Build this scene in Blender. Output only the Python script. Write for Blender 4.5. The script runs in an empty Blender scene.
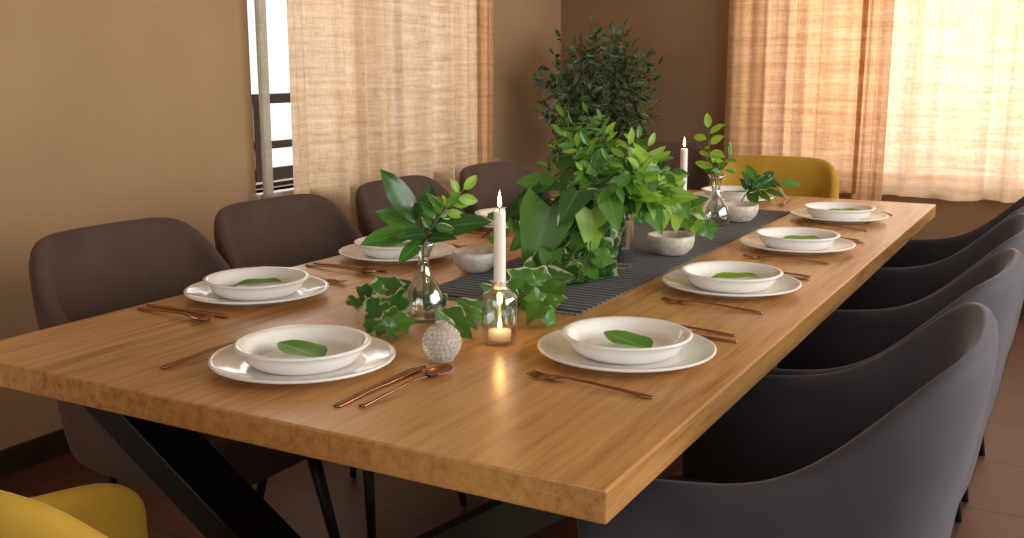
import bpy, bmesh, math, random
from mathutils import Vector, Matrix
random.seed(7)
R=random.random
def ru(a,b): return random.uniform(a,b)
C=bpy.context.scene.collection
V=Vector
# ---------------------------------------------------------------- materials
def newmat(name):
    m=bpy.data.materials.new(name); m.use_nodes=True
    nt=m.node_tree; b=nt.nodes['Principled BSDF']
    return m,nt,b
def setp(b,**k):
    names={'col':'Base Color','rough':'Roughness','metal':'Metallic','trans':'Transmission Weight','ior':'IOR','sheen':'Sheen Weight','coat':'Coat Weight','spec':'Specular IOR Level','sub':'Subsurface Weight'}
    for a,v in k.items():
        if a=='col': v=(*v,1)
        b.inputs[names[a]].default_value=v
def ramp(nt,stops):
    r=nt.nodes.new('ShaderNodeValToRGB'); e=r.color_ramp.elements
    while len(e)<len(stops): e.new(.5)
    for i,(p,c) in enumerate(stops):
        e[i].position=p; e[i].color=(*c,1)
    return r
def coords(nt,scale=(1,1,1),kind='Object'):
    t=nt.nodes.new('ShaderNodeTexCoord'); m=nt.nodes.new('ShaderNodeMapping')
    m.inputs['Scale'].default_value=scale
    nt.links.new(t.outputs[kind],m.inputs[0]); return m
def noise(nt,mp,scale,detail=4,rough=.5):
    n=nt.nodes.new('ShaderNodeTexNoise'); n.inputs['Scale'].default_value=scale
    n.inputs['Detail'].default_value=detail; n.inputs['Roughness'].default_value=rough
    if mp: nt.links.new(mp.outputs[0],n.inputs['Vector'])
    return n
def bump(nt,b,src,strength=.2,dist=.01):
    bp=nt.nodes.new('ShaderNodeBump'); bp.inputs['Strength'].default_value=strength; bp.inputs['Distance'].default_value=dist
    nt.links.new(src,bp.inputs['Height']); nt.links.new(bp.outputs[0],b.inputs['Normal'])
def noisy(name,c1,c2,scale=8,rough=.6,bs=.1,stretch=(1,1,1),**k):
    m,nt,b=newmat(name); mp=coords(nt,stretch); n=noise(nt,mp,scale)
    r=ramp(nt,[(.3,c1),(.7,c2)]); nt.links.new(n.outputs[0],r.inputs[0]); nt.links.new(r.outputs[0],b.inputs['Base Color'])
    setp(b,rough=rough,**k)
    if bs: bump(nt,b,n.outputs[0],bs)
    return m
def plain(name,col,rough=.5,**k):
    m,nt,b=newmat(name); setp(b,col=col,rough=rough,**k); return m

M_wall=noisy('ochre_plaster',(.46,.295,.155),(.50,.33,.18),3,.9,.05)
M_wallb=noisy('ochre_plaster_shaded',(.25,.145,.07),(.285,.17,.085),3,.9,.05)  # same ochre plaster; back wall's weaker light is painted in as darker colour
M_ceil=noisy('ceiling_paint',(.5,.4,.3),(.54,.44,.33),3,.9,.02)
M_floor,nt,b=newmat('terracotta_floor')
mp=coords(nt); br=nt.nodes.new('ShaderNodeTexBrick'); br.offset=0
br.inputs['Color1'].default_value=(.10,.035,.02,1); br.inputs['Color2'].default_value=(.13,.045,.025,1); br.inputs['Mortar'].default_value=(.05,.025,.018,1)
br.inputs['Scale'].default_value=1; br.inputs['Brick Width'].default_value=.4; br.inputs['Row Height'].default_value=.4; br.inputs['Mortar Size'].default_value=.006
nt.links.new(mp.outputs[0],br.inputs[0]); nt.links.new(br.outputs[0],b.inputs['Base Color']); setp(b,rough=.5)
# wood
M_wood,nt,b=newmat('honey_oak')
mp=coords(nt,(1,1,1)); 
mg=coords(nt,(16,1.1,16)); ng=noise(nt,mg,3.6,8,.62)
mg2=coords(nt,(110,3,110)); nf=noise(nt,mg2,2.5,5,.6)
mg3=coords(nt,(5,.5,5)); nb=noise(nt,mg3,1.5,3,.5)
sep=nt.nodes.new('ShaderNodeSeparateXYZ'); nt.links.new(mp.outputs[0],sep.inputs[0])
def math_(op,a,bv=None,bl=None):
    n=nt.nodes.new('ShaderNodeMath'); n.operation=op
    nt.links.new(a,n.inputs[0])
    if bl is not None: nt.links.new(bl,n.inputs[1])
    elif bv is not None: n.inputs[1].default_value=bv
    return n.outputs[0]
pl=math_('FLOOR',math_('DIVIDE',sep.outputs[0],.13))
wn=nt.nodes.new('ShaderNodeTexWhiteNoise'); wn.noise_dimensions='1D'; nt.links.new(pl,wn.inputs['W'])
s=math_('ADD',math_('MULTIPLY',ng.outputs[0],.66),bl=math_('MULTIPLY',nf.outputs[0],.30))
s=math_('ADD',s,bl=math_('MULTIPLY',wn.outputs[0],.09))
s=math_('ADD',s,bl=math_('MULTIPLY',nb.outputs[0],.25))
r=ramp(nt,[(.40,(.22,.09,.025)),(.52,(.40,.185,.056)),(.64,(.55,.28,.092)),(.82,(.66,.37,.14))])
nt.links.new(s,r.inputs[0]); nt.links.new(r.outputs[0],b.inputs['Base Color']); setp(b,rough=.27)
bump(nt,b,nf.outputs[0],.12,.002)
M_black=noisy('black_steel',(.01,.01,.011),(.016,.016,.017),20,.45,.03)
def velvet(name,c1,c2,tint=(.75,.65,.62),sh=.3):
    m=noisy(name,c1,c2,9,.85,.03); b=m.node_tree.nodes['Principled BSDF']
    b.inputs['Sheen Weight'].default_value=sh; b.inputs['Sheen Roughness'].default_value=.4
    b.inputs['Sheen Tint'].default_value=(*tint,1); return m
M_vel=velvet('taupe_velvet',(.064,.036,.025),(.094,.055,.039),(.8,.55,.42),.2)
M_velg=velvet('taupe_velvet_skylit',(.050,.046,.056),(.072,.067,.080),(.7,.68,.78),.32)  # same taupe velvet; bluish sky light on right-hand chairs is mixed into its colour
M_yel=velvet('mustard_velvet',(.45,.26,.02),(.55,.33,.035),(1,.8,.4))
M_cer=noisy('white_porcelain',(.88,.86,.82),(.92,.90,.86),5,.12,0)
M_stone=noisy('speckled_stoneware',(.50,.45,.38),(.74,.69,.60),70,.4,.12)
M_cop=noisy('rose_copper',(.36,.17,.09),(.46,.23,.13),12,.22,0,metal=1.0)
M_wax=plain('candle_wax',(.9,.86,.78),.5,sub=.2)
M_wick=plain('wick_black',(.02,.015,.01),.9)
def thinglass(name,col,base,k=.75):
    m,nt,b=newmat(name); nt.nodes.remove(b)
    tp=nt.nodes.new('ShaderNodeBsdfTransparent'); tp.inputs[0].default_value=(*col,1)
    gl=nt.nodes.new('ShaderNodeBsdfGlossy'); gl.inputs['Roughness'].default_value=.03
    lw=nt.nodes.new('ShaderNodeLayerWeight'); lw.inputs[0].default_value=.4
    a=nt.nodes.new('ShaderNodeMath'); a.operation='MULTIPLY_ADD'; a.inputs[1].default_value=k; a.inputs[2].default_value=base; a.use_clamp=True
    nt.links.new(lw.outputs['Facing'],a.inputs[0])
    x=nt.nodes.new('ShaderNodeMixShader'); nt.links.new(a.outputs[0],x.inputs[0]); nt.links.new(tp.outputs[0],x.inputs[1]); nt.links.new(gl.outputs[0],x.inputs[2])
    nt.links.new(x.outputs[0],nt.nodes['Material Output'].inputs[0]); return m
M_glass=thinglass('clear_glass',(.96,.98,.97),.08)
M_water=thinglass('water',(.95,.98,.94),.02,.3)
def emis(name,c,s):
    m,nt,b=newmat(name); b.inputs['Emission Color'].default_value=(*c,1); b.inputs['Emission Strength'].default_value=s; b.inputs['Base Color'].default_value=(*c,1); return m
M_flame=emis('flame',(1,.62,.22),14)
M_pot=noisy('grey_pot',(.1,.09,.08),(.14,.12,.11),10,.7,.1)
M_bark=noisy('bark',(.10,.06,.035),(.17,.11,.06),30,.9,.3)
M_soil=noisy('soil',(.02,.013,.008),(.05,.03,.02),40,.95,.4)
M_stem=noisy('green_stem',(.08,.14,.03),(.13,.2,.05),20,.6,0)
M_vine=noisy('dark_vine',(.05,.03,.02),(.09,.055,.03),20,.7,0)
M_frame=noisy('dark_window_frame',(.03,.018,.012),(.05,.03,.02),10,.5,0)
M_sill=noisy('painted_sill',(.45,.42,.38),(.5,.47,.42),10,.5,0)
def leafmat(name,c1,c2,vein,edge=None,lo=.62,hi=.72,rough=.35,tr=.3):
    m,nt,b=newmat(name)
    mp=coords(nt); n=noise(nt,mp,9,3); r=ramp(nt,[(.3,c1),(.7,c2)]); nt.links.new(n.outputs[0],r.inputs[0])
    at=nt.nodes.new('ShaderNodeAttribute'); at.attribute_name='edge'
    mx=nt.nodes.new('ShaderNodeMix'); mx.data_type='RGBA'
    rv=ramp(nt,[(0,(1,1,1)),(.1,(0,0,0))]); nt.links.new(at.outputs['Fac'],rv.inputs[0])
    nt.links.new(rv.outputs[0],mx.inputs['Factor']); nt.links.new(r.outputs[0],mx.inputs['A']); mx.inputs['B'].default_value=(*vein,1)
    out=mx.outputs['Result']
    if edge:
        n2=noise(nt,mp,45,3)
        a=nt.nodes.new('ShaderNodeMath'); a.operation='MULTIPLY_ADD'; a.inputs[1].default_value=1.3
        nt.links.new(n2.outputs[0],a.inputs[0]); 
        s_=nt.nodes.new('ShaderNodeMath'); s_.operation='SUBTRACT'; s_.inputs[1].default_value=.65; nt.links.new(at.outputs['Fac'],s_.inputs[0])
        nt.links.new(s_.outputs[0],a.inputs[2])
        re=ramp(nt,[(lo,(0,0,0)),(hi,(1,1,1))]); nt.links.new(a.outputs[0],re.inputs[0])
        m2=nt.nodes.new('ShaderNodeMix'); m2.data_type='RGBA'; nt.links.new(re.outputs[0],m2.inputs['Factor']); nt.links.new(out,m2.inputs['A']); m2.inputs['B'].default_value=(*edge,1)
        out=m2.outputs['Result']
    nt.links.new(out,b.inputs['Base Color']); setp(b,rough=rough)
    t=nt.nodes.new('ShaderNodeBsdfTranslucent'); nt.links.new(out,t.inputs[0])
    ms=nt.nodes.new('ShaderNodeMixShader'); ms.inputs[0].default_value=tr
    o=nt.nodes['Material Output']; nt.links.new(b.outputs[0],ms.inputs[1]); nt.links.new(t.outputs[0],ms.inputs[2]); nt.links.new(ms.outputs[0],o.inputs[0])
    return m
L_dark=leafmat('leaf_dark_glossy',(.02,.08,.018),(.045,.14,.028),(.10,.2,.06),rough=.2,tr=.15)
L_mid=leafmat('leaf_mid_green',(.065,.21,.028),(.12,.31,.045),(.17,.36,.08),rough=.28)
L_lime=leafmat('leaf_lime',(.24,.48,.04),(.36,.62,.07),(.4,.65,.15),tr=.4)
L_ivy=leafmat('leaf_variegated_ivy',(.045,.15,.03),(.09,.25,.05),(.2,.34,.12),edge=(.58,.64,.35),lo=.82,hi=.95)
L_fic=leafmat('leaf_ficus',(.022,.06,.018),(.05,.105,.03),(.08,.14,.06),edge=(.30,.35,.19),lo=.84,hi=.95,rough=.4,tr=.15)
LM=[L_dark,L_mid,L_lime,L_ivy,L_fic,M_stem,M_vine,M_bark]
DK,MD,LI,IV,FI,ST,VN,BK=range(8)

# ---------------------------------------------------------------- mesh helpers
class B:
    def __init__(s): s.v=[];s.f=[];s.m=[];s.a=[]
    def add(s,vs,fs,mi=0,at=None):
        o=len(s.v); s.v+= [tuple(p) for p in vs]; s.f+=[[i+o for i in f] for f in fs]; s.m+=[mi]*len(fs); s.a+= at if at else [0.5]*len(vs)
    def clampz(s,z,i0=0):
        for i in range(i0,len(s.v)):
            p=s.v[i]
            if p[2]<z: s.v[i]=(p[0],p[1],z+(z-p[2])*.02)
    def box(s,c,d,mi=0,mat=None):
        vs=[V((c[0]+sx*d[0]/2,c[1]+sy*d[1]/2,c[2]+sz*d[2]/2)) for sx in(-1,1) for sy in(-1,1) for sz in(-1,1)]
        if mat: vs=[mat@v for v in vs]
        s.add(vs,[(0,1,3,2),(4,6,7,5),(0,4,5,1),(2,3,7,6),(0,2,6,4),(1,5,7,3)],mi)
    def beam(s,p,q,w,t,mi=0,up=V((0,1,0))):
        p=V(p);q=V(q);d=(q-p).normalized();a=up;c=d.cross(a).normalized()
        vs=[e+a*(i*w/2)+c*(j*t/2) for e in(p,q) for i,j in((-1,-1),(1,-1),(1,1),(-1,1))]
        s.add(vs,[(3,2,1,0),(4,5,6,7)]+[(k,(k+1)%4,(k+1)%4+4,k+4) for k in range(4)],mi)
    def tube(s,pts,r,mi=0,n=6,r2=None):
        pts=[V(p) for p in pts]; vs=[];N=len(pts)
        for i,p in enumerate(pts):
            d=(pts[min(i+1,N-1)]-pts[max(i-1,0)]).normalized()
            a=d.cross(V((0.3,0.1,1))); 
            if a.length<.01:a=d.cross(V((1,0,0)))
            a.normalize(); c=d.cross(a); rr=r if r2 is None else r+(r2-r)*i/(N-1)
            vs+=[p+(a*math.cos(2*math.pi*k/n)+c*math.sin(2*math.pi*k/n))*rr for k in range(n)]
        fs=[(i*n+k,i*n+(k+1)%n,(i+1)*n+(k+1)%n,(i+1)*n+k) for i in range(N-1) for k in range(n)]
        fs+=[tuple(range(n))[::-1],tuple((N-1)*n+k for k in range(n))]
        s.add(vs,fs,mi)
    def lathe(s,prof,n=40,mi=0,o=(0,0,0)):
        vs=[];fs=[];idx=[]
        for r,z in prof:
            if r<1e-6: idx.append([len(vs)]); vs.append(V((o[0],o[1],o[2]+z)))
            else:
                idx.append(list(range(len(vs),len(vs)+n))); vs+=[V((o[0]+r*math.cos(2*math.pi*k/n),o[1]+r*math.sin(2*math.pi*k/n),o[2]+z)) for k in range(n)]
        for i in range(len(prof)-1):
            a,b_=idx[i],idx[i+1]
            for k in range(n):
                k2=(k+1)%n
                if len(a)==1 and len(b_)==1: continue
                if len(a)==1: fs.append((a[0],b_[k2],b_[k]))
                elif len(b_)==1: fs.append((a[k],a[k2],b_[0]))
                else: fs.append((a[k],a[k2],b_[k2],b_[k]))
        s.add(vs,fs,mi)
    def strip(s,st,th=.0025,x0=0,mi=0):
        vs=[];n=len(st)
        for q in st:
            y,w,z=q[:3]; xc=x0+(q[3] if len(q)>3 else 0)
            vs+=[V((xc-w,y,z)),V((xc+w,y,z)),V((xc+w*.7,y,z+th)),V((xc-w*.7,y,z+th))]
        fs=[(i*4+k,i*4+(k+1)%4,i*4+4+(k+1)%4,i*4+4+k) for i in range(n-1) for k in range(4)]
        fs+=[(3,2,1,0),tuple((n-1)*4+k for k in range(4))]
        s.add(vs,fs,mi)
    def leaf(s,base,d,nrm,L,W,mi=MD,shape='ovate',cup=.25,droop=.25):
        base=V(base); d=V(d).normalized(); side=d.cross(V(nrm)); 
        if side.length<.05: side=d.cross(V((1,.3,.2)))
        side.normalize(); n=side.cross(d).normalized()
        vs=[];fs=[];at=[]
        if shape=='ivy':
            K=20; vs.append(base+d*L*.38); at.append(0.12)
            tw=ru(-.25,.25)
            for ring in(.3,.6,.82,1):
                for k in range(K):
                    th=2*math.pi*k/K
                    rr=.42+.10*abs(math.cos(th*2.5))**2 + (.12 if k==0 else 0)
                    if k==K//2: rr=.22
                    x=math.cos(th)*rr*L*ring; y=math.sin(th)*rr*W*1.15*ring
                    vs.append(base+d*(L*.38+x)+side*y+n*(cup*abs(y)*.8-droop*max(0,x)*x/L*2+tw*x*y/L+.04*L*ring*ring*math.sin(th*5+tw*9))); at.append(ring)
            for k in range(K):
                k2=(k+1)%K; fs.append((0,1+k,1+k2))
                for q in range(3): fs.append((1+q*K+k,1+(q+1)*K+k,1+(q+1)*K+k2,1+q*K+k2))
        else:
            rows=8
            for i in range(rows+1):
                t=i/rows
                if shape=='heart': w=1.15*(max(0,1-t)**.75)*(min(1,.75+t*1.2)); 
                elif shape=='round': w=1.0*math.sin(math.pi*min(1,t**.85))**.7 if 0<t<1 else .02
                else: w=2.05*(t**.75)*(max(0,1-t)**.85)
                w=max(w,.02)*W/2
                for j in(-1,-.55,0,.55,1):
                    y=w*j; x=t*L
                    if shape=='heart' : x-= .16*L*abs(j)*(1-t)**2
                    vs.append(base+d*x+side*y+n*(cup*abs(y)-droop*L*t*t+ .03*W*math.sin(t*9)*abs(j))); at.append(abs(j))
            for i in range(rows):
                for j in range(4):
                    a=i*5+j; fs.append((a,a+1,a+6,a+5))
        s.add(vs,fs,mi,at)
    def build(s,name,mats,parent=None,smooth=True,loc=None):
        me=bpy.data.meshes.new(name); me.from_pydata(s.v,[],s.f)
        for m in mats: me.materials.append(m)
        me.polygons.foreach_set('material_index',s.m)
        me.polygons.foreach_set('use_smooth',[smooth]*len(s.f))
        a=me.attributes.new('edge','FLOAT','POINT'); a.data.foreach_set('value',s.a); me.update()
        o=bpy.data.objects.new(name,me); C.objects.link(o)
        if parent:o.parent=parent
        if loc:o.location=loc
        return o
def empty(name,loc=(0,0,0),rz=0):
    e=bpy.data.objects.new(name,None); e.empty_display_size=.1; e.location=loc; e.rotation_euler=(0,0,rz); C.objects.link(e); return e
def inst(o,name,loc,rz=0,parent=None,rx=0):
    n=bpy.data.objects.new(name,o.data); n.location=loc; n.rotation_euler=(rx,0,rz); C.objects.link(n)
    for m in o.modifiers:
        mm=n.modifiers.new(m.name,m.type)
        if m.type=='SUBSURF': mm.levels=m.levels; mm.render_levels=m.render_levels
        if m.type=='SOLIDIFY': mm.thickness=m.thickness; mm.offset=m.offset
    if parent:n.parent=parent
    return n
def bevel(o,w,seg=2):
    m=o.modifiers.new('bevel','BEVEL'); m.width=w; m.segments=seg; m.limit_method='ANGLE'
def box_obj(name,lo,hi,mat,bev=0,parent=None):
    b=B(); c=[(lo[i]+hi[i])/2 for i in range(3)]; b.box(c,[hi[i]-lo[i] for i in range(3)])
    o=b.build(name,[mat],parent,smooth=False)
    if bev: bevel(o,bev)
    return o

# ---------------------------------------------------------------- room
XL,XR,YB,YF,ZC=-1.75,2.7,4.6,-2.9,2.6
TH=.16
box_obj('floor',(XL-TH,YF-TH,-.1),(XR+TH,YB+TH,0),M_floor)
box_obj('ceiling',(XL-TH,YF-TH,ZC),(XR+TH,YB+TH,ZC+.1),M_ceil)
def wall(name,axis,p0,p1,a0,a1,hole,mat=None):
    b=B(); h0,h1,z0,z1=hole
    for (s0,s1,q0,q1) in((a0,h0,0,ZC),(h1,a1,0,ZC),(h0,h1,0,z0),(h0,h1,z1,ZC)):
        if axis=='y': b.box(((p0+p1)/2,(s0+s1)/2,(q0+q1)/2),(p1-p0,s1-s0,q1-q0))
        else: b.box(((s0+s1)/2,(p0+p1)/2,(q0+q1)/2),(s1-s0,p1-p0,q1-q0))
    return b.build(name,[mat or M_wall],smooth=False)
wall('wall_left','y',XL-TH,XL,YF-TH,YB+TH,(1.99,3.72,.73,2.25))
wall('wall_right','y',XR,XR+TH,YF-TH,YB+TH,(-.6,3.6,.9,2.3))
wall('wall_back','x',YB,YB+TH,XL,XR,(-.62,1.9,.62,2.25),M_wallb)
wall('wall_front','x',YF-TH,YF,XL,XR,(-.9,1.9,.8,2.2))
def window(name,axis,p,a0,a1,z0,z1,mull):
    b=B(); w=.045
    def bx(u0,u1,q0,q1):
        if axis=='y': b.box((p,(u0+u1)/2,(q0+q1)/2),(.05,u1-u0,q1-q0))
        else: b.box(((u0+u1)/2,p,(q0+q1)/2),(u1-u0,.05,q1-q0))
    bx(a0,a1,z0,z0+w); bx(a0,a1,z1-w,z1); bx(a0,a0+w,z0+w,z1-w); bx(a1-w,a1,z0+w,z1-w)
    for k in range(1,mull):
        c=a0+(a1-a0)*k/mull; bx(c-w/2,c+w/2,z0+w,z1-w)
    return b.build(name,[M_frame],smooth=False)
window('window_1','y',XL-.13,1.92,3.79,.70,2.29,2)
window('window_2','x',YB+.11,-.62,1.9,.62,2.25,3)
window('window_3','y',XR+.11,-.6,3.6,.9,2.3,4)
window('window_4','x',YF-.11,-.9,1.9,.8,2.2,3)
box_obj('trim_1',(XL-.07,1.95,.70),(XL+.05,3.78,.73),M_sill,.004)
for nm,lo,hi in(('baseboard_left',(XL,YF,0),(XL+.015,YB,.08)),('baseboard_back',(XL+.015,YB-.015,0),(XR,YB,.08)),('baseboard_right',(XR-.015,YF,0),(XR,YB-.015,.08))):
    box_obj(nm,lo,hi,M_frame)
b=B()
b.box((-2.75,3,1.04),(.07,4.4,.05)); b.box((-2.75,3,.80),(.04,4.4,.04)); b.box((-2.75,3,.62),(.03,4.4,.12)); b.box((-2.75,3,.1),(.05,4.4,.05))
for k in range(12): b.box((-2.75,.80+k*.38,.51),(.045,.05,1.02))
b.build('balcony_railing',[M_frame],smooth=False)
box_obj('balcony_deck',(-3.4,.6,-.1),(XL-TH,5.4,0),M_sill)

# curtains
def linen(name,c1,c2,tr,a0):
    m,nt,b=newmat(name); nt.nodes.remove(b)
    m1=coords(nt,(25,25,330)); n1=noise(nt,m1,1,3)
    m2=coords(nt,(330,330,18)); n2=noise(nt,m2,1,3)
    m3=coords(nt,(3,3,60)); n3=noise(nt,m3,1,2)
    def add(a,b_):
        ad=nt.nodes.new('ShaderNodeMath'); ad.operation='ADD'; nt.links.new(a,ad.inputs[0]); nt.links.new(b_,ad.inputs[1]); return ad.outputs[0]
    hf=nt.nodes.new('ShaderNodeMath'); hf.operation='MULTIPLY'; hf.inputs[1].default_value=.3333; nt.links.new(add(add(n1.outputs[0],n2.outputs[0]),n3.outputs[0]),hf.inputs[0])
    r=ramp(nt,[(.40,c1),(.60,c2)]); nt.links.new(hf.outputs[0],r.inputs[0])
    df=nt.nodes.new('ShaderNodeBsdfDiffuse'); tl=nt.nodes.new('ShaderNodeBsdfTranslucent'); tp=nt.nodes.new('ShaderNodeBsdfTransparent')
    nt.links.new(r.outputs[0],df.inputs[0]); nt.links.new(r.outputs[0],tl.inputs[0])
    x=nt.nodes.new('ShaderNodeMixShader'); x.inputs[0].default_value=tr; nt.links.new(df.outputs[0],x.inputs[1]); nt.links.new(tl.outputs[0],x.inputs[2])
    ra=ramp(nt,[(.42,(a0*.3,)*3),(.62,(a0*2.2,)*3)]); nt.links.new(hf.outputs[0],ra.inputs[0])
    y=nt.nodes.new('ShaderNodeMixShader'); nt.links.new(ra.outputs[0],y.inputs[0]); nt.links.new(x.outputs[0],y.inputs[1]); nt.links.new(tp.outputs[0],y.inputs[2])
    nt.links.new(y.outputs[0],nt.nodes['Material Output'].inputs[0]); return m
M_lin=linen('cream_linen',(.50,.33,.20),(.73,.54,.37),.55,.04)
M_lin2=linen('golden_linen',(.42,.215,.10),(.62,.37,.195),.55,.035)
M_lin3=linen('light_linen',(.58,.36,.21),(.80,.60,.42),.6,.09)
M_sheer=linen('grey_sheer',(.38,.34,.25),(.48,.44,.33),.3,.03)
def curtain(name,axis,p,a0,a1,z0,z1,mat,folds,amp,seed):
    rnd=random.Random(seed); b=B(); n=int(folds*14); rows=16
    ph=[0]
    for i in range(n): ph.append(ph[-1]+2*math.pi*folds/n*rnd.uniform(.7,1.3)*(1+.4*math.sin(i*.11+seed)))
    vs=[]
    for r_ in range(rows+1):
        z=z1+(z0-z1)*r_/rows; k=r_/rows
        for i in range(n+1):
            off=amp*(.5+.5*k)*math.sin(ph[i]+.3*math.sin(k*3+i*.05))+.3*amp*math.sin(ph[i]*2.3+1)
            u=a0+(a1-a0)*i/n+.006*math.sin(ph[i]*2+k)
            zz=z+(.006*math.sin(i*.2) if r_==rows else 0)
            vs.append((p+off,u,zz) if axis=='y' else (u,p+off,zz))
    fs=[(r_*(n+1)+i,r_*(n+1)+i+1,(r_+1)*(n+1)+i+1,(r_+1)*(n+1)+i) for r_ in range(rows) for i in range(n)]
    b.add(vs,fs); return b.build(name,[mat])
e=empty('curtain'); 
c=curtain('panel','y',XL+.10,2.07,3.46,.53,2.36,M_lin,8,.034,3); c.parent=e
c=curtain('edge_panel','y',XL+.11,3.44,3.60,.53,2.36,M_lin2,2,.02,5); c.parent=e
b=B(); b.tube([(XL+.1,1.7,2.38),(XL+.1,4.1,2.38)],.012,0,10); b.build('rod',[M_frame],e)
e=empty('sheer_curtain'); c=curtain('panel','y',XL+.06,1.955,2.015,.60,2.36,M_sheer,1.4,.008,9); c.parent=e
e=empty('curtain')
c=curtain('panel','x',YB-.10,-.72,-.0,.56,2.36,M_lin2,5,.034,11); c.parent=e
c=curtain('panel_b','x',YB-.13,-.03,.12,.50,2.36,M_lin2,1.6,.02,13); c.parent=e
c=curtain('panel_c','x',YB-.09,.10,2.0,.56,2.36,M_lin3,10,.034,15); c.parent=e
b=B(); b.tube([(-.9,YB-.1,2.38),(2.1,YB-.1,2.38)],.012,0,10); b.build('rod',[M_frame],e)

# ---------------------------------------------------------------- dining table
e=empty('dining_table')
TW,TL=.583,2.74
o=box_obj('top',(-TW,0,.708),(TW,TL,.75),M_wood,.003,e)
b=B()
for y in(.2,2.5):
    b.beam((-.52,y,.70),(.52,y,.012),.10,.055); b.beam((.52,y-.001,.70),(-.52,y-.001,.012),.10,.055)
    b.box((0,y,.702),(1.1,.10,.012)); b.box((-.52,y,.006),(.14,.1,.012)); b.box((.52,y,.006),(.14,.1,.012))
b.box((0,1.35,.68),(.06,2.2,.05))
o=b.build('trestle_legs',[M_black],e,smooth=False); bevel(o,.003)

# ---------------------------------------------------------------- chairs
halfR=[(0,-.275,.858),(.10,-.272,.858),(.175,-.260,.856),(.22,-.235,.842),(.242,-.195,.79),(.252,-.14,.71),(.257,-.06,.673),(.257,.04,.664),(.25,.13,.652),(.236,.19,.61)]
halfL=[(0,-.270,.860),(.10,-.268,.860),(.165,-.260,.857),(.205,-.235,.838),(.222,-.195,.775),(.230,-.14,.67),(.235,-.06,.625),(.235,.04,.61),(.228,.13,.60),(.215,.17,.56)]
def mkshell(half):
    pts=[(-x,y,h) for x,y,h in half[:0:-1]]+half
    b=B(); rows=6; n=len(pts)
    for i in range(rows+1):
        t=i/rows
        vs=[]
        for x,y,h in pts:
            z=.375+(h-.375)*t; k=.86+.14*min(1,(z-.375)/.3)**.8
            lean=-.03*max(0,(z-.6))/.25 if y<-.15 else 0
            vs.append((x*k,y*k+lean+.0,z))
        b.v+=vs; b.a+=[.5]*n
    b.f=[(i*n+j,i*n+j+1,(i+1)*n+j+1,(i+1)*n+j) for i in range(rows) for j in range(n-1)]; b.m=[0]*len(b.f)
    return b
def make_chair(vel,half,sw=.44):
    sh=mkshell(half).build('shell',[vel]); m=sh.modifiers.new('solid','SOLIDIFY'); m.thickness=.04; m.offset=1
    m=sh.modifiers.new('sub','SUBSURF'); m.levels=2; m.render_levels=2
    bm=bmesh.new(); bmesh.ops.create_cube(bm,size=1)
    for v in bm.verts: v.co=V((v.co.x*(sw if v.co.y>0 else sw-.05),v.co.y*.45-.015,v.co.z*.12+.415))
    bmesh.ops.bevel(bm,geom=bm.edges[:],offset=.045,segments=4,profile=.6,affect='EDGES')
    for f in bm.faces:f.smooth=True
    me=bpy.data.meshes.new('seat'); bm.to_mesh(me); me.materials.append(vel)
    st=bpy.data.objects.new('seat',me); C.objects.link(st)
    lg=B()
    lg.tube([(0,0,.38),(.055,.055,0)],.017,0,10,.010)
    lo=lg.build('leg_1',[M_black])
    return sh,st,lo
def place_chair(kit,loc,rz,first=False):
    e=empty('dining_chair',(*loc,0),rz)
    sh,st,lo=kit
    for src,nm in((sh,'shell'),(st,'seat')):
        inst(src,nm,(0,0,0),0,e)
    for k,(x,y) in enumerate(((.15,.13),(-.15,.13),(-.15,-.16),(.15,-.16))):
        o=inst(lo,'leg_%d'%(k+1),(x,y,0),math.pi/2*k,e)
    return e
kt=make_chair(M_vel,halfL,.41); kg=make_chair(M_velg,halfR); ky=make_chair(M_yel,halfL,.41)
kn=make_chair(M_yel,[(x*.93,y,h_ if h_>.7 else h_+.03) for x,y,h_ in halfL],.40)
h=math.pi/2
for y in(.61,1.14,1.73,2.33): place_chair(kt,(-.62,y),-h+ru(-.05,.05))
for y,dx,r_ in((.54,.0,.04),(1.13,.0,-.03),(1.68,.0,.03),(2.25,.0,-.02)): place_chair(kg,(.59+dx,y),h+r_)
place_chair(kn,(.055,-.165),0)
place_chair(ky,(-.06,2.85),math.pi)
place_chair(kt,(-.66,3.45),math.pi+.5)
for k in(kt,kg,ky,kn):
    for o in k: bpy.data.objects.remove(o)

# ---------------------------------------------------------------- tableware masters
Z=.75
masters=[]
b=B(); b.lathe([(0,.003),(.085,.003),(.088,0),(.092,0),(.095,.004),(.115,.008),(.138,.014),(.1425,.0155),(.143,.0185),(.140,.0195),(.136,.0175),(.114,.0115),(.100,.0085),(.094,.0068),(.06,.0065),(0,.0065)],64)
m_plate=b.build('m_plate',[M_cer])
b=B(); b.lathe([(0,.002),(.066,.002),(.069,0),(.074,0),(.079,.003),(.088,.010),(.093,.020),(.096,.0275),(.101,.0295),(.1045,.0305),(.1055,.033),(.102,.0345),(.096,.033),(.091,.0295),(.086,.019),(.078,.010),(.06,.0065),(0,.006)],64)
m_bowl=b.build('m_bowl',[M_cer])
b=B()
hs=[(-.10,.0045,.001),(-.095,.006,.001),(-.06,.0045,.003),(0,.003,.006),(.03,.0028,.006)]
b.strip(hs+[(.045,.005,.005),(.055,.0105,.004),(.07,.0115,.003)])
for x in(-.0098,-.0033,.0033,.0098): b.strip([(.069,.0017,.003),(.085,.0015,.002),(.098,.0013,.004),(.104,.0006,.006)],.0018,x)
m_fork=b.build('m_fork',[M_cop])
b=B(); b.strip([(-.105,.005,0),(-.10,.0065,0),(-.04,.0055,.001),(0,.005,.001),(.005,.0065,.001),(.05,.009,.001),(.085,.009,.001,.000),(.103,.005,.001,.003),(.11,.001,.001,.006)],.003)
m_knife=b.build('m_knife',[M_cop])
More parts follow.
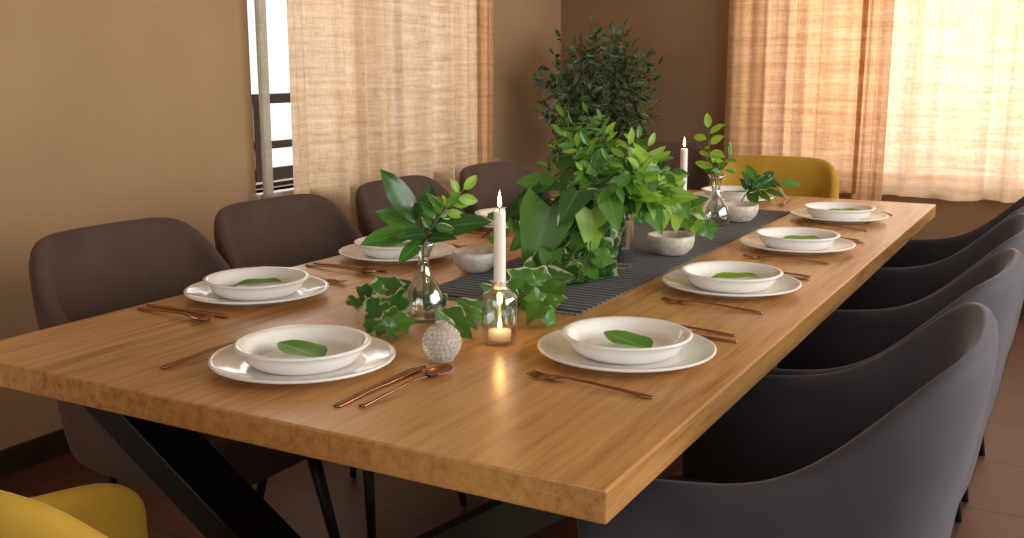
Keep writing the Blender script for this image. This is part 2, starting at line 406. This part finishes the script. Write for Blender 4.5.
b=B(); b.strip(hs+[(.045,.004,.005),(.055,.006,.004)])
vs=[];fs=[];N=20
for sh_,dz in((0,0),(1,.0015)):
    for i in range(6):
        rr=i/5
        for k in range(N):
            a=2*math.pi*k/N; vs.append((math.sin(a)*.0195*rr*(1-.12*math.cos(a)),.078+math.cos(a)*.029*rr,.001+.007*rr*rr+dz))
for q in(0,1):
    for i in range(5):
        for k in range(N):
            a=q*6*N+i*N+k; c_=q*6*N+i*N+(k+1)%N; f=(a,c_,c_+N,a+N); fs.append(f if q else f[::-1])
for k in range(N): fs.append((5*N+k,5*N+(k+1)%N,11*N+(k+1)%N,11*N+k))
b.add(vs,fs); m_spoon=b.build('m_spoon',[M_cop])
L_garn=leafmat('leaf_garnish',(.075,.27,.03),(.12,.36,.04),(.35,.55,.2),tr=.2)
LM2=[L_dark,L_garn,L_lime,L_ivy,L_fic,M_stem]
def gleaf(mi): 
    b=B(); b.leaf((-.047,0,.006),(1,0,.10),(0,0,1),.100,.068,mi,'round',.16,.0); b.tube([(-.060,0,.004),(-.047,0,.006),(-.04,0,.0065)],.0012,ST,5); return b.build('m_leaf',LM2)
m_l1=gleaf(MD); m_l2=gleaf(LI)
masters+=[m_plate,m_bowl,m_fork,m_knife,m_spoon,m_l1,m_l2]
def setting(x,y,face,lf=0,la=0):
    M=Matrix.Translation((x,y,Z))@Matrix.Rotation(face,4,'Z')
    def at(px,py,pz): return tuple(M@V((px,py,pz)))
    inst(m_plate,'dinner_plate',(x,y,Z),0); inst(m_bowl,'soup_bowl',(x,y,Z+.0068),0)
    inst(m_l1 if lf==0 else m_l2,'garnish_leaf',at(.0,-.003,.0145),la)
    inst(m_fork,'fork',at(-.178+ru(-.006,.006),-.02,.0005),face+ru(-.08,.08))
    inst(m_knife,'knife',at(.168,-.02+ru(-.01,.01),.0003),face+ru(-.04,.06)); inst(m_spoon,'spoon',at(.205,-.018,.0003),face+ru(-.06,.02))
setting(-.025,.215,0,0,3.0)
for k,(x,y) in enumerate(((.392,.51),(.385,1.09),(.385,1.645),(.37,2.22))): setting(x,y,h,0 if k==0 else 1,(2.8,.2,.1,.3)[k])
for k,(x,y) in enumerate(((-.435,.56),(-.44,1.06),(-.44,1.63),(-.44,2.2))): setting(x,y,-h,0,(.45,.5,.4,.5)[k])
setting(-.05,2.50,math.pi,1,.4)
for o in masters: bpy.data.objects.remove(o)

# table runner
b=B(); rx0,rx1,ry0,ry1=-.165,.205,.74,2.30
nx,ny=2,60; vs=[(rx0+(rx1-rx0)*i/nx,ry0+(ry1-ry0)*j/ny,Z+.0035+.0006*math.sin(j*.9)) for j in range(ny+1) for i in range(nx+1)]
b.add(vs,[(j*(nx+1)+i,j*(nx+1)+i+1,(j+1)*(nx+1)+i+1,(j+1)*(nx+1)+i) for j in range(ny) for i in range(nx)])
b.box(((rx0+rx1)/2,(ry0+ry1)/2,Z+.0016),(rx1-rx0,ry1-ry0,.0028))
k=rx0+.003
while k<rx1:
    for yy,s_ in((ry0,-1),(ry1,1)): b.tube([(k,yy,Z+.002),(k+ru(-.003,.003),yy+s_*.022,Z+.0012)],.0009,0,4)
    k+=.006
M_run,nt,bb=newmat('striped_woven_runner'); mp=coords(nt)
w1=nt.nodes.new('ShaderNodeTexWave'); w1.bands_direction='Y'; w1.inputs['Scale'].default_value=14; nt.links.new(mp.outputs[0],w1.inputs[0])
w2=nt.nodes.new('ShaderNodeTexWave'); w2.bands_direction='X'; w2.inputs['Scale'].default_value=40; nt.links.new(mp.outputs[0],w2.inputs[0])
rr=ramp(nt,[(.35,(.045,.047,.055)),(.75,(.16,.17,.19))]); nt.links.new(w1.outputs['Fac'],rr.inputs[0]); nt.links.new(rr.outputs[0],bb.inputs['Base Color']); setp(bb,rough=.95); bump(nt,bb,w2.outputs['Fac'],.4,.002)
b.build('table_runner',[M_run],smooth=False)

def sbowl(x,y,r,hh,nm='stoneware_bowl'):
    b=B(); b.lathe([(0,0),(r*.6,0),(r*.68,.003),(r*.93,hh*.4),(r,hh*.75),(r*.99,hh),(r*.93,hh),(r*.92,hh*.75),(r*.84,hh*.4),(r*.5,.009),(0,.008)],40,0)
    return b.build(nm,[M_stone],loc=(x,y,Z+.0045))
sbowl(.137,1.40,.058,.048); sbowl(.115,2.02,.062,.05); sbowl(-.175,.985,.052,.045); sbowl(-.03,2.16,.06,.045)

# candles & glass holders
def flame(b,o,s=1,mi=0):
    b.lathe([(0,0),(.0028*s,.003*s),(.0042*s,.009*s),(.0032*s,.018*s),(.0014*s,.027*s),(0,.034*s)],14,mi,o)
def candle(x,y,H):
    z0=Z+(.0045 if y>.74 else .0005)
    e=empty('taper_candle_holder',(x,y,z0))
    b=B(); b.lathe([(0,.0),(.029,0),(.030,.003),(.030,.078),(.027,.086),(.016,.091),(.0125,.104),(.0165,.107),(.0135,.107),(.0105,.104),(.0135,.092),(.024,.084),(.0272,.076),(.0272,.005),(0,.005)],36)
    b.build('glass_holder',[M_glass],e)
    b=B(); b.lathe([(0,.0055),(.019,.0055),(.019,.022),(0,.022)],24,0); flame(b,(0,0,.023),.8,1)
    b.build('tealight',[M_wax,M_flame],e)
    b=B(); b.lathe([(0,.094),(.0102,.094),(.0102,.104),(.0099,H-.004),(.0088,H),(.003,H-.002),(0,H-.002)],20,0); b.tube([(0,0,H-.003),(0.0005,0,H+.007)],.0009,1,6); flame(b,(0,0,H+.004),.85,2)
    b.build('taper_candle',[M_wax,M_wick,M_flame],e)
    for zz,p in((H+.02,.15),(.06,.14)):
        l=bpy.data.lights.new('flame_light','POINT'); l.energy=p; l.color=(1,.5,.16); l.shadow_soft_size=.006
        lo=bpy.data.objects.new('flame_light',l); lo.parent=e; lo.location=(0,0,zz); C.objects.link(lo)
candle(.175,.481,.226); candle(.022,1.80,.226)

# hobnail glass ball vase
b=B(); r0=.029; prof=[(0,0),(.016,0),(.02,.002)]
for k in range(1,12):
    a=-1.15+k*(2.35/11); prof.append((r0*math.cos(a),.0295+r0*math.sin(a)))
prof+=[(.009,.060),(.011,.063),(.008,.063),(.007,.058),(.0,.056)]
b.lathe(prof,36)
for i in range(9):
    la=-1.1+i*.26; nn=max(6,int(24*math.cos(la)))
    for k in range(nn):
        a=2*math.pi*(k+.5*(i%2))/nn; c=V((math.cos(la)*math.cos(a),math.cos(la)*math.sin(a),math.sin(la)))
        p=c*r0+V((0,0,.0295)); t1=c.cross(V((0,0,1))).normalized(); t2=c.cross(t1)
        vs=[p+c*.003]+[p+(t1*math.cos(q*math.pi/3)+t2*math.sin(q*math.pi/3))*.0028+c*.0012 for q in range(6)]+[p+(t1*math.cos(q*math.pi/3)+t2*math.sin(q*math.pi/3))*.0034 -c*.001 for q in range(6)]
        b.add(vs,[(0,1+q,1+(q+1)%6) for q in range(6)]+[(1+q,7+q,7+(q+1)%6,1+(q+1)%6) for q in range(6)])
M_hob=newmat('hobnail_glass')[0]; bb=M_hob.node_tree.nodes['Principled BSDF']; setp(bb,col=(.97,.96,.93),rough=.03,trans=.72,ior=1.4)
b.build('hobnail_glass_vase',[M_hob],loc=(.147,.345,Z+.0005))

def bottle(name,H,r,parent):
    b=B(); s=H/.145
    b.lathe([(0,0),(r*.82,0),(r*.98,.008*s),(r,.03*s),(r*.85,.055*s),(r*.45,.078*s),(r*.26,.098*s),(r*.27,.115*s),(r*.40,.132*s),(r*.60,.145*s),(r*.55,.145*s),(r*.35,.132*s),(r*.2,.115*s),(r*.19,.098*s),(r*.38,.078*s),(r*.78,.055*s),(r*.92,.03*s),(r*.88,.012*s),(0,.009*s)],40)
    return b.build(name,[M_glass],parent)
AX=V((.875,.483,0)); AY=V((-.483,.875,0)); UP=V((0,0,1))
def sprig(b,p0,p1,nl,L,W,mi,shape='ovate',start=.3,arch=.12,face=None,smi=ST,sr=.0015,jit=.4,fold=.25):
    p0=V(p0);p1=V(p1); mid=(p0+p1)/2+UP*arch*(p1-p0).length+V((ru(-.01,.01),ru(-.01,.01),0))
    P=[(1-t)**2*p0+2*t*(1-t)*mid+t*t*p1 for t in [i/8 for i in range(9)]]
    b.tube(P,sr,smi,5,sr*.5)
    out=(p1-p0); out.z=0; out=out.normalized() if out.length>.01 else -AY
    for i in range(nl):
        t=start+(1-start)*(i+.5)/nl; q=(1-t)**2*p0+2*t*(1-t)*mid+t*t*p1
        tan=(2*(1-t)*(mid-p0)+2*t*(p1-mid)).normalized()
        s_=1 if i%2 else -1
        nr=(UP*.5+out*.35-AY*.45+V((ru(-jit,jit),ru(-jit,jit),ru(-jit,jit))))
        sd=tan.cross(nr).normalized()
        d=(tan*ru(.3,.8)+sd*s_*ru(.7,1.1)+V((ru(-.2,.2),ru(-.2,.2),ru(-.35,.15))))
        if i==nl-1: d=tan
        k=ru(.75,1.15)
        pet=q+d.normalized()*L*.12
        b.tube([q,pet],.0008,smi,4)
        m_=mi if not isinstance(mi,tuple) else random.choice(mi)
        b.leaf(pet,d,nr,L*k,W*k,m_,shape,fold,.25)

# bud vase with large glossy leaves
e=empty('bud_vase_with_greenery',(-.03,.56,Z+.0005))
bottle('glass_bottle',.145,.040,e)
b=B(); T=V((0,0,.14))
def big(px,pz,c,L,W,d,mi,nrm,shape='ovate'):
    q=AX*px+AY*c+UP*pz
    mid=(T+q)/2+UP*.01
    b.tube([V((0,0,.02)),T,mid,q],.0016,ST,5)
    b.leaf(q,AX*d[0]+AY*d[1]+UP*d[2],AX*nrm[0]+AY*nrm[1]+UP*nrm[2],L,W,mi,shape,.2,.2)
big(-.012,.178,0,.115,.072,(-.35,-.2,.75),DK,(.5,-.8,.35))
big(.01,.165,0,.115,.064,(.95,-.2,.25),DK,(-.2,-.8,.55))
big(-.01,.165,-.01,.105,.062,(-.85,-.5,-.04),MD,(-.1,-.8,.6))
big(0,.15,-.01,.08,.045,(.55,-.5,.2),DK,(.1,-.6,.7))
big(-.005,.17,.0,.085,.052,(-.95,-.2,.45),MD,(.2,-.9,.4))
big(0,.17,.02,.085,.055,(.1,.3,.6),DK,(.1,-.9,.3))
big(.01,.16,-.01,.07,.045,(-.4,-.5,.1),DK,(.1,-.7,.7))
big(.0,.15,-.01,.06,.04,(-.5,-.4,-.4),MD,(.1,-.8,.5))
sprig(b,T,V(T)+AX*.075+UP*.10,8,.036,.028,LI,'ovate',.45,.05)
sprig(b,T,V(T)+AX*.045-AY*.02+UP*.07,6,.036,.028,(IV,MD),'ovate',.3,.05)
b.build('leaf_stems',LM,e)
bud_e=e

# far bud vase
e=empty('bud_vase_with_greenery',(.083,1.912,Z+.0045))
bottle('glass_bottle',.145,.042,e)
b=B()
sprig(b,(0,0,.03),-AX*.03+UP*.28,9,.055,.042,LI,'ovate',.5,.02)
sprig(b,(0,0,.03),AX*.03+UP*.20,5,.042,.034,(LI,MD),'ovate',.65,.02)
sprig(b,(0,0,.03),-AX*.01+UP*.18,4,.042,.034,(MD,LI),'ovate',.75,.02)
b.build('pothos_sprigs',LM,e)

# central arrangement
e=empty('centerpiece_vase_with_foliage',(.085,1.18,Z+.0045))
b=B(); b.lathe([(0,0),(.038,0),(.040,.003),(.040,.13),(.044,.14),(.041,.14),(.0375,.13),(.0375,.008),(0,.008)],40)
b.build('glass_vase',[M_glass],e)
b=B(); b.lathe([(0,.0085),(.037,.0085),(.037,.07),(0,.07)],32); b.build('water',[M_water],e)
b=B(); T=V((0,0,.135))
K=.00222
def pt(px,py,c=0): return T+AX*((px-618)*K)+AY*c+UP*((213-py)*K)
for i in range(14): b.tube([V((ru(-.02,.02),ru(-.02,.02),.012)),V((ru(-.02,.02),ru(-.02,.02),.08)),T+V((ru(-.015,.015),ru(-.015,.015),0))],.0018,ST if i%3 else VN,5)
for px,py,c in((573,128,.02),(588,116,.06),(560,136,-.03),(600,122,.0),(612,142,.02),(556,154,.05),(585,146,-.06),(598,132,.1),(604,160,-.08),(580,170,-.09),(548,170,-.02),(622,156,.07),(571,143,-.05),(592,152,.03),(563,120,.04)):
    sprig(b,T,pt(px,py,c),16,.032,.018,(MD,MD,LI),'ovate',.3,.05,sr=.0014)
for px,py,c in((640,143,.05),(628,147,-.03),(650,150,.02),(660,166,.02),(640,166,-.08),(655,185,-.05),(635,180,-.06)):
    sprig(b,T,pt(px,py,c),10,.042,.028,(MD,LI,LI),'ovate',.3,.08,sr=.0014)
for px,py,c in((650,160,-.05),(665,185,.0),(672,198,-.04),(655,200,-.09),(668,208,.03),(640,195,-.1)):
    sprig(b,T,pt(px,py,c),6,.05,.038,LI,'heart',.4,.12)
for i in range(46):
    a=ru(0,2*math.pi); rr=ru(.04,.14); p1=T+V((math.cos(a)*rr,math.sin(a)*rr,ru(-.0,.11)))
    sprig(b,T,p1,7,ru(.038,.056),ru(.028,.040),random.choice((DK,MD,MD,MD,IV)),'ovate',.3,.3)
def bigc(px,py,c,L,W,d,mi,nrm,shape):
    q=pt(px,py,c); b.tube([T,(T+q)/2+UP*.03,q],.0018,ST,5); b.leaf(q,AX*d[0]+AY*d[1]+UP*d[2],AX*nrm[0]+AY*nrm[1]+UP*nrm[2],L,W,mi,shape,.2,.15)
bigc(548,206,-.09,.16,.13,(-.35,-.2,-1),MD,(-.15,-1,.25),'heart')
bigc(542,203,-.02,.12,.09,(-.9,-.2,-.35),DK,(-.2,-.8,.6),'heart')
bigc(560,188,-.03,.10,.075,(-.9,-.2,.15),MD,(0,-.8,.6),'ovate')
bigc(588,208,-.10,.10,.08,(.05,-.3,-1),LI,(.15,-1,.2),'heart')
bigc(565,232,-.07,.10,.08,(-.3,-.2,-.8),DK,(.1,-1,.3),'heart')
bigc(596,232,-.07,.07,.06,(.1,-.3,-.9),DK,(.2,-1,.3),'heart')
bigc(538,225,-.05,.09,.07,(-.7,-.2,-.6),MD,(-.2,-1,.3),'heart')
bigc(575,190,-.10,.09,.07,(-.4,-.4,-.6),DK,(0,-1,.4),'heart')
bigc(605,195,-.11,.08,.065,(.2,-.4,-.7),MD,(.1,-1,.3),'heart')
bigc(648,208,-.05,.07,.055,(.3,-.3,-.6),MD,(.1,-1,.4),'heart')
for px,py,c,mi in((548,248,-.13,MD),(562,262,-.15,DK),(580,255,-.13,MD),(535,262,-.14,IV),(590,270,-.14,IV),(552,278,-.17,MD),(572,282,-.17,DK),(530,282,-.18,IV),(596,252,-.11,DK)):
    bigc(px,py,c,.066,.056,(ru(-.8,.5),-.4,ru(-.8,-.2)),mi,(ru(-.3,.3),-.9,.5),'heart')
def ivytrail(P,n,L,mi=IV,shp=('ivy',)):
    P=[V(p) for p in P]; b.tube(P,.0013,VN,5)
    for i in range(n):
        t=(i+.5)/n*(len(P)-1); k=int(t); q=P[k].lerp(P[k+1],t-k)
        tan=(P[k+1]-P[k]).normalized(); s_=1 if i%2 else -1
        nr=UP*ru(.3,.8)-AY*.75+AX*ru(-.6,.6); sd=tan.cross(nr).normalized()
        d=tan*.3+sd*s_+V((ru(-.4,.4),ru(-.4,.4),ru(-.3,.2)))
        l=L*ru(.7,1.25); b.leaf(q+d.normalized()*.01+UP*.006,d,nr,l,l*.95,mi if not isinstance(mi,tuple) else random.choice(mi),random.choice(shp),.25,.15)
ivytrail([T,pt(595,235,-.08),pt(575,262,-.12),pt(560,285,-.14),pt(545,295,-.18)],14,.050,(IV,IV,MD))
ivytrail([T,pt(600,240,-.05),pt(592,266,-.1),pt(580,285,-.13)],10,.050,(IV,IV,DK))
ivytrail([T,pt(575,225,-.05),pt(555,255,-.1),pt(548,275,-.13)],9,.050,(IV,DK,MD))
ivytrail([T,pt(590,225,-.09),pt(585,260,-.15),pt(575,290,-.19),pt(560,300,-.2)],10,.050,(IV,MD,MD))
ivytrail([T,pt(560,200,-.04),pt(530,215,-.06),pt(500,222,-.06),pt(480,240,-.05)],7,.028,MD)
ivytrail([T,pt(655,213,.06),pt(685,222,.12),pt(705,232,.14),pt(722,236,.15)],14,.048,(MD,LI),('ivy','heart'))
ivytrail([T,pt(650,215,.05),pt(680,212,.12),pt(700,218,.14),pt(715,228,.2)],12,.048,(LI,MD),('heart',))
ivytrail([T,pt(600,170,-.03),pt(560,175,-.07),pt(535,200,-.1)],6,.032,DK)
for px,py in((540,225),(535,245),(552,255),(575,236),(606,228)): 
    sprig(b,T,pt(px,py,-.06),5,.045,.034,(DK,MD,IV),'ovate',.5,.1)
b.clampz(.004)
b.build('foliage',LM,e)

# ivy trailing over the table from the bud vase
b=B()
def tp(x,y,z=.012): return V((x,y,Z+z))
def garland(P,n,L,mi=IV,shp=('ivy','ivy','heart')):
    P=[V(p) for p in P]; b.tube(P,.0015,VN,5)
    for i in range(n):
        t=(i+.5)/n*(len(P)-1); k=min(int(t),len(P)-2); q=P[k].lerp(P[k+1],t-k)
        tan=(P[k+1]-P[k]).normalized(); s_=1 if i%2 else -1
        l=L*ru(.7,1.25)
        nr=UP*ru(.4,1)-AY*.7+AX*ru(-.7,.7); sd=tan.cross(nr).normalized(); d=tan*ru(-.2,.6)+sd*s_+UP*ru(-.2,.4)
        base=q+UP*(.006+l*ru(0,.3))
        b.tube([q,base],.001,ST,4)
        b.leaf(base,d,nr,l,l*.95,mi if not isinstance(mi,tuple) else random.choice(mi),random.choice(shp),.25,.15)
garland([tp(.05,.92),tp(.10,.80,.02),tp(.11,.70,.03),tp(.09,.63,.03),tp(.07,.56,.01)],16,.048,(IV,IV,MD,DK))
garland([tp(-.03,.63,.02),tp(-.08,.60,.03),tp(-.13,.56,.02),tp(-.18,.54)],9,.042,(DK,MD,IV))
garland([tp(.12,.75),tp(.17,.66,.02),tp(.2,.60,.02)],9,.046,(IV,MD))
garland([tp(-.08,.53,.03),tp(-.075,.50,.05),tp(-.04,.45,.03)],4,.062,(IV,MD),('ivy',))
garland([tp(.08,.55,.02),tp(.10,.48,.02),tp(.095,.43,.01)],6,.046,(MD,IV,DK))
garland([tp(-.06,.46,.01),tp(-.02,.42,.012),tp(.03,.39,.01)],6,.042,(MD,IV,DK))
b.clampz(Z+.0055)
o=b.build('ivy_trails',LM,bud_e); o.location=(.03,-.56,-Z-.0005)
# sprig by far plate
b=B()
for p in((.13,2.26,Z+.07),(.16,2.32,Z+.09),(.10,2.32,Z+.10)):
    sprig(b,(.06,2.29,Z+.05),p,7,.06,.042,(DK,MD,IV),'ovate',.0,.2)
b.clampz(Z+.006)
b.tube([(.04,2.27,Z+.006),(.06,2.29,Z+.05)],.002,ST,5)
b.build('leaf_sprig',LM)

# ---------------------------------------------------------------- ficus
e=empty('potted_ficus_tree',(-1.24,4.0,0))
b=B(); b.lathe([(0,0),(.13,0),(.15,.02),(.18,.30),(.19,.32),(.175,.32),(.165,.28),(0,.28)],32,0); b.build('pot',[M_pot],e)
b=B(); b.lathe([(0,.281),(.163,.281),(0,.295)],24,0); b.build('soil',[M_soil],e)
b=B(); b.tube([(0,0,.28),(.015,.01,.5),(-.01,0,.75),(0,.01,1.0)],.018,BK,8,.01)
for i in range(150):
    z0=ru(.6,1.02); a=ru(0,2*math.pi); el=ru(-.6,1.25) 
    c0=V((0,0,z0)); rad=ru(.22,.35)
    p1=V((math.cos(a)*rad*math.cos(el),math.sin(a)*rad*math.cos(el),1.07+math.sin(el)*.38*rad/.34))
    if el<0: p1.z=1.05+math.sin(el)*.6*rad/.34
    sprig(b,c0,p1,12,.050,.034,FI,'ovate',.3,.08,smi=BK,sr=.0025,jit=.9)
b.build('foliage',LM,e)

# ---------------------------------------------------------------- light
w=bpy.data.worlds.new('World'); bpy.context.scene.world=w; w.use_nodes=True
bg=w.node_tree.nodes['Background']; bg.inputs[0].default_value=(.95,.97,1,1); bg.inputs[1].default_value=1.2
def area(name,loc,rot,sx,sy,L,col):
    l=bpy.data.lights.new(name,'AREA'); l.shape='RECTANGLE'; l.size=sx; l.size_y=sy; l.energy=L*math.pi*sx*sy; l.color=col
    o=bpy.data.objects.new(name,l); o.location=loc; o.rotation_euler=rot; C.objects.link(o)
area('daylight_right',(XR+.25,1.5,1.6),(0,h,0),1.4,4.1,5.8,(1,.97,.92))
area('daylight_back',(.64,YB+.4,1.45),(-h,0,0),2.5,1.6,4.5,(1,.95,.87))
area('daylight_left',(-3.6,2.9,1.6),(0,-h,0),2.4,4.5,3.1,(1,.95,.88))
area('daylight_front',(.5,YF-.25,1.5),(h,0,0),2.7,1.35,2.2,(.99,.97,.95))

# ---------------------------------------------------------------- camera
cd=bpy.data.cameras.new('camera'); cam=bpy.data.objects.new('camera',cd); C.objects.link(cam)
cd.sensor_width=36; cd.lens=36.53; cam.location=(1.012,-.993,1.21)
cam.rotation_euler=(math.radians(90-11.1),0,math.radians(28.9)); cd.clip_start=.02
bpy.context.scene.camera=cam
bpy.context.scene.view_settings.view_transform='Standard'
